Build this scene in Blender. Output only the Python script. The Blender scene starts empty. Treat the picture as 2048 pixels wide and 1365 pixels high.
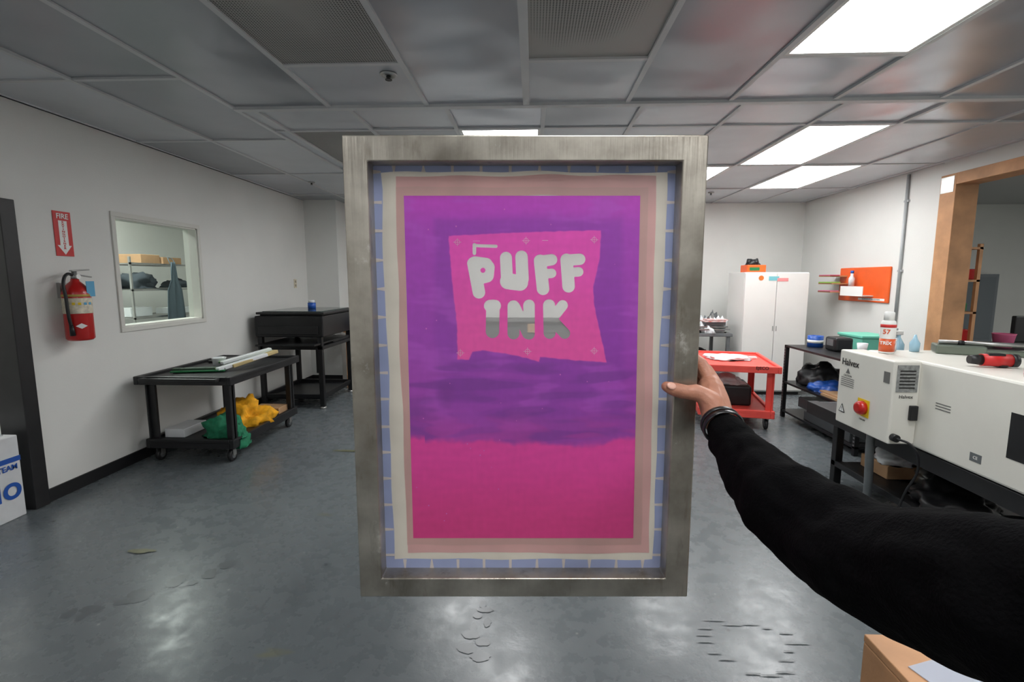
import bpy, bmesh, math, random
from mathutils import Vector, Matrix, noise
random.seed(7)
SC=bpy.context.scene
try:
    SC.view_settings.view_transform='Standard'
except Exception: pass

# ------------------------------------------------------------ materials
def lin(c):
    o=[]
    for v in c[:3]:
        v=v/255.0
        o.append(v/12.92 if v<=0.04045 else ((v+0.055)/1.055)**2.4)
    return (o[0],o[1],o[2],1.0)
MATS={}
def mat(name,col,rough=0.6,metal=0.0,var=0.0,vscale=8.0,bump=0.0,bscale=60.0,emit=0.0,alpha=1.0,trans=0.0,coat=0.0,col2=None,spec=0.5,bdet=4):
    if name in MATS: return MATS[name]
    m=bpy.data.materials.new(name); m.use_nodes=True
    nt=m.node_tree; b=nt.nodes['Principled BSDF']
    c=lin(col)
    b.inputs['Base Color'].default_value=c
    b.inputs['Roughness'].default_value=rough
    b.inputs['Metallic'].default_value=metal
    b.inputs['Specular IOR Level'].default_value=spec
    if trans: b.inputs['Transmission Weight'].default_value=trans
    if coat: b.inputs['Coat Weight'].default_value=coat
    if alpha<1: b.inputs['Alpha'].default_value=alpha
    if emit:
        b.inputs['Emission Color'].default_value=c
        b.inputs['Emission Strength'].default_value=emit
    tc=nt.nodes.new('ShaderNodeTexCoord')
    if var or col2:
        n=nt.nodes.new('ShaderNodeTexNoise'); n.inputs['Scale'].default_value=vscale
        n.inputs['Detail'].default_value=5
        nt.links.new(tc.outputs['Object'],n.inputs['Vector'])
        r=nt.nodes.new('ShaderNodeValToRGB')
        r.color_ramp.elements[0].position=0.3; r.color_ramp.elements[1].position=0.7
        if col2: d=lin(col2)
        else: d=tuple(max(0,x*(1-var)) for x in c[:3])+(1,)
        u=c if col2 else tuple(min(1,x*(1+var*0.5)) for x in c[:3])+(1,)
        r.color_ramp.elements[0].color=d; r.color_ramp.elements[1].color=u
        nt.links.new(n.outputs['Fac'],r.inputs['Fac'])
        nt.links.new(r.outputs['Color'],b.inputs['Base Color'])
    if bump:
        n2=nt.nodes.new('ShaderNodeTexNoise'); n2.inputs['Scale'].default_value=bscale
        n2.inputs['Detail'].default_value=bdet
        nt.links.new(tc.outputs['Object'],n2.inputs['Vector'])
        bp=nt.nodes.new('ShaderNodeBump'); bp.inputs['Strength'].default_value=bump; bp.inputs['Distance'].default_value=0.01
        nt.links.new(n2.outputs['Fac'],bp.inputs['Height'])
        nt.links.new(bp.outputs['Normal'],b.inputs['Normal'])
    MATS[name]=m
    return m

M_wall=mat('wall_paint',(224,224,220),0.5,var=0.05,vscale=1.5,bump=0.12,bscale=90)
M_wood=mat('lumber',(196,146,104),0.6,var=0.3,vscale=5,bump=0.1)
M_black=mat('black_plastic',(28,28,30),0.45,var=0.3,vscale=12)
M_blackm=mat('black_steel',(32,32,34),0.4,metal=0.3,var=0.3)
M_base=mat('baseboard_rubber',(24,24,26),0.45)
M_white=mat('white_enamel',(230,229,225),0.35,var=0.04,vscale=3)
M_tee=mat('grid_tee',(206,207,208),0.4,var=0.1,vscale=3)
M_grey=mat('grey_metal',(124,128,130),0.4,metal=0.4,var=0.2)
M_steel=mat('steel',(175,175,173),0.3,metal=0.8,var=0.2)
M_galv=mat('galvanised_paint',(178,182,184),0.45,metal=0.1,var=0.1)
M_red=mat('red_paint',(190,28,26),0.3,coat=0.3)
M_redsign=mat('red_sign',(205,40,40),0.45)
M_wtext=mat('white_print',(238,238,235),0.5)
M_ktext=mat('black_print',(25,25,25),0.5)
M_coral=mat('coral_plastic',(240,84,74),0.45,var=0.08,vscale=10)
M_orange=mat('orange_plastic',(238,98,36),0.4,var=0.08)
M_card=mat('cardboard',(176,140,104),0.8,var=0.15)
M_blue=mat('blue_plastic',(34,84,170),0.4)
M_green=mat('green_cloth',(26,120,84),0.8,var=0.35,vscale=25)
M_yellow=mat('yellow_cloth',(240,170,20),0.8,var=0.3,vscale=25)
M_teal=mat('teal_plastic',(110,196,172),0.5)
M_clear=mat('translucent_white',(225,228,230),0.25,var=0.05)
M_screengreen=mat('green_rubber',(24,110,62),0.5)
M_pink=mat('pink_plastic',(220,110,150),0.5)
M_limeg=mat('lime',(150,190,90),0.5)
M_lblue=mat('light_blue_tag',(90,165,205),0.5)
M_yel=mat('yellow_plate',(235,200,30),0.4)

def floor_mat():
    m=bpy.data.materials.new('sealed_concrete'); m.use_nodes=True
    nt=m.node_tree; b=nt.nodes['Principled BSDF']; L=nt.links
    tc=nt.nodes.new('ShaderNodeTexCoord')
    def nz(sc,det=5,rough=.55,dist=0):
        n=nt.nodes.new('ShaderNodeTexNoise'); n.inputs['Scale'].default_value=sc; n.inputs['Detail'].default_value=det
        n.inputs['Roughness'].default_value=rough; n.inputs['Distortion'].default_value=dist
        L.new(tc.outputs['Object'],n.inputs['Vector']); return n
    def ramp(src,p0,p1,c0,c1):
        r=nt.nodes.new('ShaderNodeValToRGB'); r.color_ramp.elements[0].position=p0; r.color_ramp.elements[1].position=p1
        r.color_ramp.elements[0].color=c0; r.color_ramp.elements[1].color=c1; L.new(src,r.inputs['Fac']); return r
    K=(0,0,0,1);Wt=(1,1,1,1)
    n1=nz(.9,4); n2=nz(11,4,.6); n3=nz(1.6,4,.6,.6); n4=nz(5,5,.7,1.2); n5=nz(.7,4,.6)
    r=ramp(n1.outputs['Fac'],.3,.72,lin((93,99,102)),lin((107,113,116)))
    def mixm(base,facs,col,mode='MIX',amt=1.0):
        f=facs[0]
        for g in facs[1:]:
            mm=nt.nodes.new('ShaderNodeMath'); mm.operation='MULTIPLY'; L.new(f,mm.inputs[0]); L.new(g,mm.inputs[1]); f=mm.outputs[0]
        a=nt.nodes.new('ShaderNodeMath'); a.operation='MULTIPLY'; a.inputs[1].default_value=amt; L.new(f,a.inputs[0])
        x=nt.nodes.new('ShaderNodeMixRGB'); x.blend_type=mode; x.inputs['Color2'].default_value=col
        L.new(a.outputs[0],x.inputs['Fac']); L.new(base,x.inputs['Color1']); return x.outputs['Color']
    c=r.outputs['Color']
    c=mixm(c,[ramp(n3.outputs['Fac'],.60,.70,K,Wt).outputs['Color'],n2.outputs['Fac']],(.6,.6,.6,1),'MULTIPLY',.8)
    c=mixm(c,[ramp(n4.outputs['Fac'],.68,.74,K,Wt).outputs['Color'],ramp(n5.outputs['Fac'],.56,.64,K,Wt).outputs['Color']],(.6,.6,.58,1),'MULTIPLY',.6)
    def specks(scale,th,col,amt):
        v=nt.nodes.new('ShaderNodeTexVoronoi'); v.inputs['Scale'].default_value=scale; L.new(tc.outputs['Object'],v.inputs['Vector'])
        return ramp(v.outputs['Distance'],th*.6,th,Wt,K).outputs['Color'],col,amt
    for sp in (specks(6,.045,lin((170,174,170)),.7),specks(3.3,.04,lin((45,47,52)),.8),specks(1.7,.02,lin((150,50,60)),.6)):
        c=mixm(c,[sp[0]],sp[1],'MIX',sp[2])
    mp=nt.nodes.new('ShaderNodeMapping'); mp.inputs['Scale'].default_value=(1,3.5,1); mp.inputs['Rotation'].default_value=(0,0,.3); L.new(tc.outputs['Object'],mp.inputs['Vector'])
    n6=nt.nodes.new('ShaderNodeTexNoise'); n6.inputs['Scale'].default_value=1.6; n6.inputs['Detail'].default_value=3; L.new(mp.outputs[0],n6.inputs['Vector'])
    c=mixm(c,[ramp(n6.outputs['Fac'],.70,.74,K,Wt).outputs['Color'],n2.outputs['Fac']],lin((112,110,72)),'MIX',.8)
    L.new(c,b.inputs['Base Color'])
    b.inputs['Specular IOR Level'].default_value=.5
    rr=nt.nodes.new('ShaderNodeMapRange'); rr.inputs['From Min'].default_value=.3; rr.inputs['From Max'].default_value=.7; rr.inputs['To Min'].default_value=.20; rr.inputs['To Max'].default_value=.36
    L.new(n2.outputs['Fac'],rr.inputs['Value']); L.new(rr.outputs['Result'],b.inputs['Roughness'])
    bp=nt.nodes.new('ShaderNodeBump'); bp.inputs['Strength'].default_value=.07; bp.inputs['Distance'].default_value=.02
    L.new(n2.outputs['Fac'],bp.inputs['Height']); L.new(bp.outputs['Normal'],b.inputs['Normal'])
    return m
M_concrete=floor_mat()

def foil_mat(name,col,rough,metal,bs=2.0,st=.35):
    m=mat(name,col,rough,metal,var=.10,vscale=1.3,bump=st,bscale=bs,bdet=.5)
    for n in m.node_tree.nodes:
        if n.type=='BUMP': n.inputs['Distance'].default_value=.06
    return m
M_tileA=foil_mat('tile_foil',(190,194,202),.28,.65,2.8,.4)
M_tileB=foil_mat('tile_foil_soft',(204,207,212),.36,.45,3.4,.35)
M_tileC=foil_mat('tile_foil_dark',(166,170,176),.32,.6,2.8,.4)
def perf_mat():
    m=mat('tile_perforated',(122,122,120),.5,.3)
    nt=m.node_tree;b=nt.nodes['Principled BSDF']
    tc=nt.nodes.new('ShaderNodeTexCoord'); v=nt.nodes.new('ShaderNodeTexVoronoi'); v.inputs['Scale'].default_value=80
    v.inputs['Randomness'].default_value=0
    nt.links.new(tc.outputs['Object'],v.inputs['Vector'])
    r=nt.nodes.new('ShaderNodeValToRGB'); r.color_ramp.elements[0].position=.28; r.color_ramp.elements[1].position=.36
    r.color_ramp.elements[0].color=lin((60,60,60)); r.color_ramp.elements[1].color=lin((170,168,164))
    nt.links.new(v.outputs['Distance'],r.inputs['Fac']); nt.links.new(r.outputs['Color'],b.inputs['Base Color'])
    return m
M_perf=perf_mat()

# ------------------------------------------------------------ geometry helpers
COL=SC.collection
def obj(name,mesh,m=None,parent=None,loc=(0,0,0),rot=(0,0,0)):
    o=bpy.data.objects.new(name,mesh); COL.objects.link(o)
    if m is not None and hasattr(mesh,'materials'): mesh.materials.append(m)
    o.location=loc; o.rotation_euler=rot
    if parent: o.parent=parent
    return o
def grp(name,loc=(0,0,0),rz=0.0):
    o=bpy.data.objects.new(name,None); COL.objects.link(o); o.location=loc; o.rotation_euler=(0,0,math.radians(rz))
    o.empty_display_size=.1
    return o
def pym(name,v,f):
    me=bpy.data.meshes.new(name); me.from_pydata(v,[],f); me.update(); return me
def boxes(name,lst,m,parent=None,bevel=0.0,loc=(0,0,0),rot=(0,0,0)):
    V=[];F=[]
    for lo,hi in lst:
        k=len(V)
        x0,y0,z0=lo;x1,y1,z1=hi
        V+=[(x0,y0,z0),(x1,y0,z0),(x1,y1,z0),(x0,y1,z0),(x0,y0,z1),(x1,y0,z1),(x1,y1,z1),(x0,y1,z1)]
        F+=[tuple(k+i for i in q) for q in [(0,3,2,1),(4,5,6,7),(0,1,5,4),(1,2,6,5),(2,3,7,6),(3,0,4,7)]]
    o=obj(name,pym(name,V,F),m,parent,loc,rot)
    if bevel:
        b=o.modifiers.new('bev','BEVEL'); b.width=bevel; b.segments=2; b.limit_method='ANGLE'
    return o
def box(name,lo,hi,m,parent=None,bevel=0.0,**k): return boxes(name,[(lo,hi)],m,parent,bevel,**k)
def lathe(name,prof,m,parent=None,loc=(0,0,0),rot=(0,0,0),n=28,smooth=True):
    V=[];F=[]
    for r,z in prof:
        for i in range(n):
            a=2*math.pi*i/n; V.append((r*math.cos(a),r*math.sin(a),z))
    for j in range(len(prof)-1):
        for i in range(n):
            F.append((j*n+i,j*n+(i+1)%n,(j+1)*n+(i+1)%n,(j+1)*n+i))
    F.append(tuple(range(n-1,-1,-1))); F.append(tuple((len(prof)-1)*n+i for i in range(n)))
    me=pym(name,V,F)
    if smooth:
        for p in me.polygons: p.use_smooth=len(p.vertices)==4
    return obj(name,me,m,parent,loc,rot)
def cyl(name,p0,p1,r,m,parent=None,r2=None,n=20):
    p0=Vector(p0);p1=Vector(p1);d=p1-p0
    o=lathe(name,[(r,0),(r if r2 is None else r2,d.length)],m,parent,n=n)
    o.location=p0; o.rotation_mode='QUATERNION'; o.rotation_quaternion=d.to_track_quat('Z','Y')
    return o
def tube(name,pts,r,m,parent=None,cyc=False):
    c=bpy.data.curves.new(name,'CURVE'); c.dimensions='3D'; c.bevel_depth=r; c.bevel_resolution=3; c.resolution_u=8
    s=c.splines.new('BEZIER'); s.bezier_points.add(len(pts)-1)
    for b,p in zip(s.bezier_points,pts):
        b.co=p; b.handle_left_type='AUTO'; b.handle_right_type='AUTO'
    s.use_cyclic_u=cyc; c.use_fill_caps=True
    return obj(name,c,m,parent)
def text(name,s,size,loc,xd,ud,m,parent=None,align='CENTER',ex=.0004,sx=1.0,bold=0.0):
    c=bpy.data.curves.new(name,'FONT'); c.body=s; c.size=size; c.align_x=align; c.align_y='CENTER'; c.extrude=ex; c.offset=bold
    o=obj(name,c,m,parent)
    xd=Vector(xd).normalized(); ud=Vector(ud).normalized(); n=xd.cross(ud)
    M=Matrix((( xd[0]*sx,ud[0],n[0],loc[0]),(xd[1]*sx,ud[1],n[1],loc[1]),(xd[2]*sx,ud[2],n[2],loc[2]),(0,0,0,1)))
    o.matrix_local=M
    return o
def blobmesh(name,chains,m,parent=None,voxel=.003,smooth=6,disp=0,dscale=.05,seed=0):
    """continuous surface from tapered limbs: chains=[[(x,y,z,r),...],...]"""
    bm=bmesh.new()
    for ch in chains:
        for i in range(len(ch)-1):
            a=Vector(ch[i][:3]);b=Vector(ch[i+1][:3]);ra=ch[i][3];rb=ch[i+1][3]
            L=(b-a).length; n=max(2,int(L/(min(ra,rb)*.22)))
            for k in range(n+1):
                t=k/n; 
                bmesh.ops.create_icosphere(bm,subdivisions=2,radius=ra+(rb-ra)*t,matrix=Matrix.Translation(a.lerp(b,t)))
    me=bpy.data.meshes.new(name); bm.to_mesh(me); bm.free()
    o=obj(name,me,m,parent)
    r=o.modifiers.new('rm','REMESH'); r.mode='VOXEL'; r.voxel_size=voxel; r.use_smooth_shade=True
    s=o.modifiers.new('sm','SMOOTH'); s.factor=.6; s.iterations=smooth
    if disp:
        t=bpy.data.textures.new(name+'_folds','CLOUDS'); t.noise_scale=dscale; t.noise_depth=2
        d=o.modifiers.new('dp','DISPLACE'); d.texture=t; d.strength=disp; d.mid_level=.5; d.texture_coords='LOCAL'
        s=o.modifiers.new('sm2','SMOOTH'); s.factor=.5; s.iterations=2
    return o
def heap(name,c,s,m,parent=None,seed=0,rough=.45,sub=4,loc=None):
    """crumpled cloth / loose heap with a flat underside"""
    bm=bmesh.new(); bmesh.ops.create_icosphere(bm,subdivisions=sub,radius=1)
    for v in bm.verts:
        p=v.co.copy()
        n=noise.noise(p*1.7+Vector((seed*3.1,0,0)))+.5*noise.noise(p*4.3+Vector((0,seed*2.7,0)))
        k=1+rough*n
        v.co=Vector((p.x*k*s[0],p.y*k*s[1],max(-.0,p.z)*k*s[2]))
    me=bpy.data.meshes.new(name); bm.to_mesh(me); bm.free()
    for p in me.polygons: p.use_smooth=True
    return obj(name,me,m,parent,loc=c)

# ------------------------------------------------------------ room shell
XL,XR,YB,YF,H=-3.1,3.79,7.2,-2.6,2.49
floor=box('floor',(-5.2,YF-.1,-.1),(7.8,7.9,0),M_concrete)
# dried drips and scuffs on the concrete (each film at its own height)
ZC=[.0005]
def splats(name,pts,m):
    V=[];F=[]
    for (x,y,rx,ry,sd) in pts:
        k=len(V); ZC[0]+=.0001
        for a in range(28):
            t=2*math.pi*a/28; j=1+.35*noise.noise(Vector((math.cos(t)*1.3+sd*3.17,math.sin(t)*1.3,sd+.37)))+.12*noise.noise(Vector((math.cos(t)*4,math.sin(t)*4+sd,2.3)))
            V.append((x+rx*j*math.cos(t),y+ry*j*math.sin(t),ZC[0]))
        F.append(tuple(range(k,k+28)))
    return obj(name,pym(name,V,F),m,floor)
rs=random.Random(3)
P=[]
for i in range(13):
    t=i/12; P.append((-1.95+.42*t+rs.uniform(-.05,.05),1.86+.36*t+rs.uniform(-.04,.04),rs.uniform(.02,.05),rs.uniform(.015,.04),i+.5))
for i in range(9):
    t=i/8; P.append((-.22+rs.uniform(-.04,.04),1.70+.30*t,rs.uniform(.015,.04),rs.uniform(.015,.03),20.5+i))
splats('dried_stains',P,mat('stain_dark',(86,91,94),.26,var=.1,vscale=20))
P=[]
for i in range(16):
    a=i*.4; P.append((.85+.20*math.cos(a)*(1-.02*i)+rs.uniform(-.02,.02),1.80+.13*math.sin(a)+rs.uniform(-.02,.02),rs.uniform(.02,.05),.004,40.5+i))
splats('scuff_marks',P,mat('scuff_light',(120,125,127),.4,var=.1,vscale=20))
splats('paint_smears',[(-2.05,2.35,.07,.02,3.3),(-1.55,3.9,.12,.02,5.3)],mat('smear_olive',(108,108,80),.35,var=.2,vscale=30))

WY0,WY1,WZ0,WZ1=3.60,4.50,1.06,1.885
DY0,DY1,DZ=1.9,2.80,1.86
T=.12
boxes('wall_left',[((XL-T,YF,0),(XL,DY0,H)),((XL-T,DY0,DZ),(XL,DY1,H)),((XL-T,DY1,0),(XL,WY0,H)),
   ((XL-T,WY0,0),(XL,WY1,WZ0)),((XL-T,WY0,WZ1),(XL,WY1,H)),((XL-T,WY1,0),(XL,YB,H))],M_wall)
OY0,OY1,OZ0,OZ1=.9,4.70,.8,2.29
boxes('wall_right',[((XR,YF,0),(XR+T,OY0,H)),((XR,OY0,0),(XR+T,OY1,OZ0)),((XR,OY0,OZ1),(XR+T,OY1,H)),((XR,OY1,0),(XR+T,YB+.3,H))],M_wall)
boxes('wall_back',[((XL-T,YB,0),(XR,YB+T,H)),((XL,6.7,0),(-2.66,YB,H))],M_wall)
box('wall_front',(XL-T,YF-.1,0),(XR+T,YF,H),M_wall)
boxes('wall_storeroom',[((-5.1,1.0,0),(-5.0,7.2,H)),((-5.0,7.1,0),(XL-T,7.2,H)),((-5.0,1.0,0),(XL-T,1.1,H))],M_wall)
boxes('wall_annex',[((XR+T,7.5,0),(7.7,7.6,H)),((7.6,-.5,0),(7.7,7.5,H)),((XR+T,-.5,0),(7.6,-.4,H))],M_wall)
boxes('baseboard_left',[((XL,DY1+.07,0),(XL+.012,6.7,.085)),((XL,YF,0),(XL+.012,DY0-.05,.085))],M_base)
boxes('baseboard_back',[((-2.66,YB-.012,0),(XR,YB,.09)),((XL+.012,6.688,0),(-2.66,6.7,.09))],M_base)
boxes('baseboard_right',[((XR-.012,4.83,0),(XR,YB-.012,.09)),((XR-.012,YF,0),(XR,4.6,.09))],M_base)
# ceiling slab, tiles, grid
ceil=box('ceiling',(-5.2,YF-.1,H+.03),(7.8,7.9,H+.12),M_wall)
lights=[(1.175,1.785,1.35,2.57),(1.893,2.503,3.65,4.87),(2.503,3.113,4.9,6.1),(1.283,1.893,4.9,6.1),(-.547,.063,3.65,4.87),
        (-1.157,-.547,4.9,6.1),(-1.875,-1.265,-1.7,-.5),(1.175,1.785,-1.7,-.5),(-.045,.565,-.5,.72)]  # this row is unseen: panels added behind screen and camera for illumination
cells=[];tees=[]
def column(x0,x1,ys):
    ys=sorted(ys)
    for a,b in zip(ys[:-1],ys[1:]):
        cells.append((x0,x1,a,b))
    for y in ys: tees.append(((x0,y-.014,H-.008),(x1,y+.014,H+.004)))
near=[-.045+.61*k for k in range(-5,7)]
A=[YF,-1.7,-.5,.72,1.94,3.18]; B=[YF,-2.3,-1.1,.12,1.35,2.57,3.18]
alt={-1.265:B,-.045:B,1.175:[YF,-1.7,-.5,.12,1.35,2.57,3.18],2.395:B}
Lft=[YF,-2.2,-.98,.26,1.48,2.70,3.87,5.08,6.3,YB]
for a,b in zip(near[:-1],near[1:]):
    if b< -1.8: column(a,b,Lft)
    else:
        key=[k for k in alt if abs(k-a)<.01]
        column(a,b,alt[key[0]] if key else A)
column(near[-1],XR,A)
far=[-1.875]+[.063+.61*k for k in range(-3,7)]
for a,b in zip(far[:-1],far[1:]): column(a,b,[3.18,3.65,4.885,6.11,YB])
column(far[-1],XR,[3.18,3.65,4.885,6.11,YB])
for x in near+[XR-.012]:
    y1=YB if x<-1.8 else 3.18
    tees.append(((x-.014,YF,H-.01),(x+.014,y1,H+.004)))
for x in far[1:]: tees.append(((x-.014,3.18,H-.01),(x+.014,YB,H+.004)))
tees.append(((-1.875,3.15,H-.018),(XR,3.20,H+.004)))
tees.append(((-.065,YF,H-.016),(-.025,3.18,H+.004)))
tees.append(((XL,YF,H-.01),(XL+.02,YB,H+.004)))
V=[];F=[];MI=[]
for (x0,x1,y0,y1) in cells:
    islight=any(abs((x0+x1)/2-(l[0]+l[1])/2)<.1 and abs((y0+y1)/2-(l[2]+l[3])/2)<.25 and y1-y0>.9 for l in lights)
    if islight: continue
    cx=(x0+x1)/2; cy=(y0+y1)/2
    perf=(abs(cx+.96)<.1 and abs(cy-1.96)<.1) or (abs(cx-.26)<.1 and abs(cy-1.96)<.1)
    darkt=(abs(cx+1.46)<.15 and 3.7<cy<4.8)
    mi=3 if perf or darkt else (random.choice([0,0,1,2]) if cx>-1.2 else random.choice([0,2,2,1]))
    if cy>3.7 and cx>.3: mi=1  # lamp light put into tile colour: far right always the lighter foil
    k=len(V); z=H+.002; dz=[random.uniform(-.004,.004) for _ in range(4)]
    N=4
    for j in range(N+1):
        for i in range(N+1):
            s=i/N;t=j/N
            zz=(dz[0]*(1-s)+dz[1]*s)*(1-t)+(dz[3]*(1-s)+dz[2]*s)*t - .006*math.sin(math.pi*s)*math.sin(math.pi*t)
            V.append((x0+(x1-x0)*s,y0+(y1-y0)*t,z+zz))
    for j in range(N):
        for i in range(N):
            q=k+j*(N+1)+i
            F.append((q,q+N+1,q+N+2,q+1)); MI.append(mi)
me=pym('tiles',V,F)
for m_ in (M_tileA,M_tileB,M_tileC,M_perf): me.materials.append(m_)
for p,mi in zip(me.polygons,MI): p.material_index=mi; p.use_smooth=True
obj('tiles',me,None,ceil)
boxes('grid_tees',tees,M_tee,ceil)
boxes('side_room_tiles',[((XR+T,-.5,H),(7.7,7.6,H+.02)),((-5.1,1.0,H),(XL-T,7.2,H+.02))],mat('tile_white',(190,190,188),.7),ceil)

M_lamp=mat('diffuser_lens',(252,253,253),.5,emit=13.0)
for l in lights:
    g=grp('ceiling_light',((l[0]+l[1])/2,(l[2]+l[3])/2,H))
    hx=(l[1]-l[0])/2-.014; hy=(l[3]-l[2])/2-.014
    boxes('lens',[((-hx+.02,-hy+.02,-.004),(hx-.02,hy-.02,.0))],M_lamp,g)
    boxes('housing',[((-hx,-hy,-.007),(hx,-hy+.02,.02)),((-hx,hy-.02,-.007),(hx,hy,.02)),((-hx,-hy+.02,-.007),(-hx+.02,hy-.02,.02)),((hx-.02,-hy+.02,-.007),(hx,hy-.02,.02)),((-hx,-hy,.012),(hx,hy,.02))],M_white,g)
for (x,y,hx,em) in [(-4.1,4.6,.3,20.0),(-4.1,2.2,.3,8.0),(6.7,3.4,.5,11.0),(5.2,1.6,.4,11.0)]:  # unseen lamps added to brighten the storeroom and annex
    g=grp('ceiling_light',(x,y,H))
    boxes('lens',[((-hx,-.58,-.006),(hx,.58,-.002))],mat('side_fill_lens_%d'%int(em),(252,253,250),.5,emit=em),g)
    boxes('housing',[((-hx-.02,-.6,-.002),(hx+.02,.6,.0))],M_white,g)

def sprinkler(x,y,s=1):
    g=grp('fire_sprinkler',(x,y,H))
    lathe('escutcheon',[(.045*s,-.002),(.045*s,-.008),(.036*s,-.014),(.022*s,-.012),(.02*s,-.003)],M_steel,g)
    lathe('head',[(.012*s,-.012),(.012*s,-.02),(.006*s,-.024),(.006*s,-.028),(.018*s,-.029),(.018*s,-.032)],mat('dark_metal',(60,60,60),.4,metal=.7),g)
sprinkler(-.76,2.7); sprinkler(-2.44,5.5,.8); sprinkler(2.19,6.35,.8)

# door frame left
g=grp('door_1',(XL,2.35,0))
boxes('jamb',[((-T-.02,DY1-2.35-.02,0),(.03,DY1-2.35+.07,DZ+.03)),((-T-.02,DY0-2.35-.05,0),(.03,DY0-2.35+.02,DZ+.03)),((-T-.02,DY0-2.35+.02,DZ-.02),(.03,DY1-2.35-.02,DZ+.03))],M_black,g,bevel=.004)
# window left
g=grp('window_1',(XL,(WY0+WY1)/2,(WZ0+WZ1)/2))
hy=(WY1-WY0)/2;hz=(WZ1-WZ0)/2;w=.035
M_trim=mat('window_trim',(214,213,206),.5)
boxes('casing',[((0,-hy-w,-hz-w),(.012,hy+w,-hz)),((0,-hy-w,hz),(.012,hy+w,hz+w)),((0,-hy-w,-hz),(.012,-hy,hz)),((0,hy,-hz),(.012,hy+w,hz))],M_trim,g,bevel=.002)
boxes('jamb',[((-T,-hy,-hz),(0,-hy+.012,hz)),((-T,hy-.012,-hz),(0,hy,hz)),((-T,-hy,-hz),(0,hy,-hz+.012)),((-T,-hy,hz-.012),(0,hy,hz))],M_trim,g)
gm=bpy.data.materials.new('window_glass'); gm.use_nodes=True
nt=gm.node_tree; nt.nodes.clear(); o_=nt.nodes.new('ShaderNodeOutputMaterial'); mx=nt.nodes.new('ShaderNodeMixShader'); tr=nt.nodes.new('ShaderNodeBsdfTransparent'); gl=nt.nodes.new('ShaderNodeBsdfGlossy'); gl.inputs['Roughness'].default_value=.02
tr.inputs['Color'].default_value=(.84,.92,.88,1); lw=nt.nodes.new('ShaderNodeLayerWeight'); lw.inputs['Blend'].default_value=.05
nt.links.new(lw.outputs['Fresnel'],mx.inputs[0]); nt.links.new(tr.outputs[0],mx.inputs[1]); nt.links.new(gl.outputs[0],mx.inputs[2]); nt.links.new(mx.outputs[0],o_.inputs[0])
xg=-T*.6
obj('glass',pym('glass',[(xg,-hy+.012,-hz+.012),(xg,hy-.012,-hz+.012),(xg,hy-.012,hz-.012),(xg,-hy+.012,hz-.012)],[(0,1,2,3)]),gm,g)
# storeroom rack
g=grp('wire_shelf_rack',(-4.4,5.6,0))
bx=[]
for z in (.5,1.0,1.3,1.58):
    bx+=[((-.22,-.6,z),(-.21,.6,z+.02)),((.21,-.6,z),(.22,.6,z+.02))]
    for k in range(25): 
        y=-.6+k*.05; bx.append(((-.21,y-.002,z+.008),(.21,y+.002,z+.012)))
for x in(-.22,.2):
    for y in(-.6,.58): bx.append(((x,y,0),(x+.02,y+.02,1.66)))
boxes('rack',bx,M_steel,g)
boxes('boxes',[((-.18,-.3,1.6),(.1,-.02,1.7)),((-.18,0,1.6),(.12,.3,1.68))],M_card,g,bevel=.004)
boxes('white_boxes',[((-.1,-.5,1.02),(.1,-.2,1.12)),((-.1,.1,1.02),(.15,.4,1.09))],M_clear,g,bevel=.004)
heap('caps',(0,-.3,1.325),(.16,.28,.16),mat('dark_fabric',(54,62,68),.9),g,seed=2)
heap('caps_2',(0,.35,1.325),(.16,.18,.1),MATS['dark_fabric'],g,seed=5)
g=grp('apron',(-4.13,5.55,0))
av=[];af=[]
prof=[(1.62,.03),(1.5,.05),(1.42,.06),(1.3,.13),(1.1,.15),(.9,.16),(.75,.16)]
for j,(z,wd) in enumerate(prof):
    for i in range(9):
        s=i/8*2-1; av.append((.012*math.sin(i*1.9+j*.5),s*wd,z))
for j in range(len(prof)-1):
    for i in range(8): q=j*9+i; af.append((q,q+1,q+10,q+9))
o=obj('cloth',pym('cloth',av,af),mat('apron_cloth',(84,98,106),.9),g); o.modifiers.new('s','SOLIDIFY').thickness=.004
for p in o.data.polygons: p.use_smooth=True
tube('straps',[(0,-.04,1.6),(-.03,-.03,1.66),(-.05,0,1.67),(-.03,.03,1.66),(0,.04,1.6)],.005,MATS['apron_cloth'],g)
box('storeroom_counter',(-4.95,3.6,0),(-4.62,4.7,.95),M_white,bevel=.01)

# ------------------------------------------------------------ left wall things
g=grp('fire_extinguisher_sign',(XL+.004,3.185,1.72))
hw,hh=.062,.145
box('plate',(-.003,-hw,-hh),(.001,hw,hh),M_redsign,g,bevel=.001)
def flat(name,pts,x,m,parent):
    return obj(name,pym(name,[(x,p[0],p[1]) for p in pts],[tuple(range(len(pts)))]),m,parent)
flat('arrow',[(-.03,.085),(-.03,-.075),(-.05,-.075),(0,-.135),(.05,-.075),(.03,-.075),(.03,.085)],.002,M_wtext,g)
text('word_fire','FIRE',.047,(.003,0,.112),(0,1,0),(0,0,1),M_wtext,g,bold=.0008)
for i,ch in enumerate('EXTINGUISHER'):
    text('letter_%d'%i,ch,.0175,(.003,0,.076-i*.0155),(0,1,0),(0,0,1),M_redsign,g,sx=1.5,bold=.0004)

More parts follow.
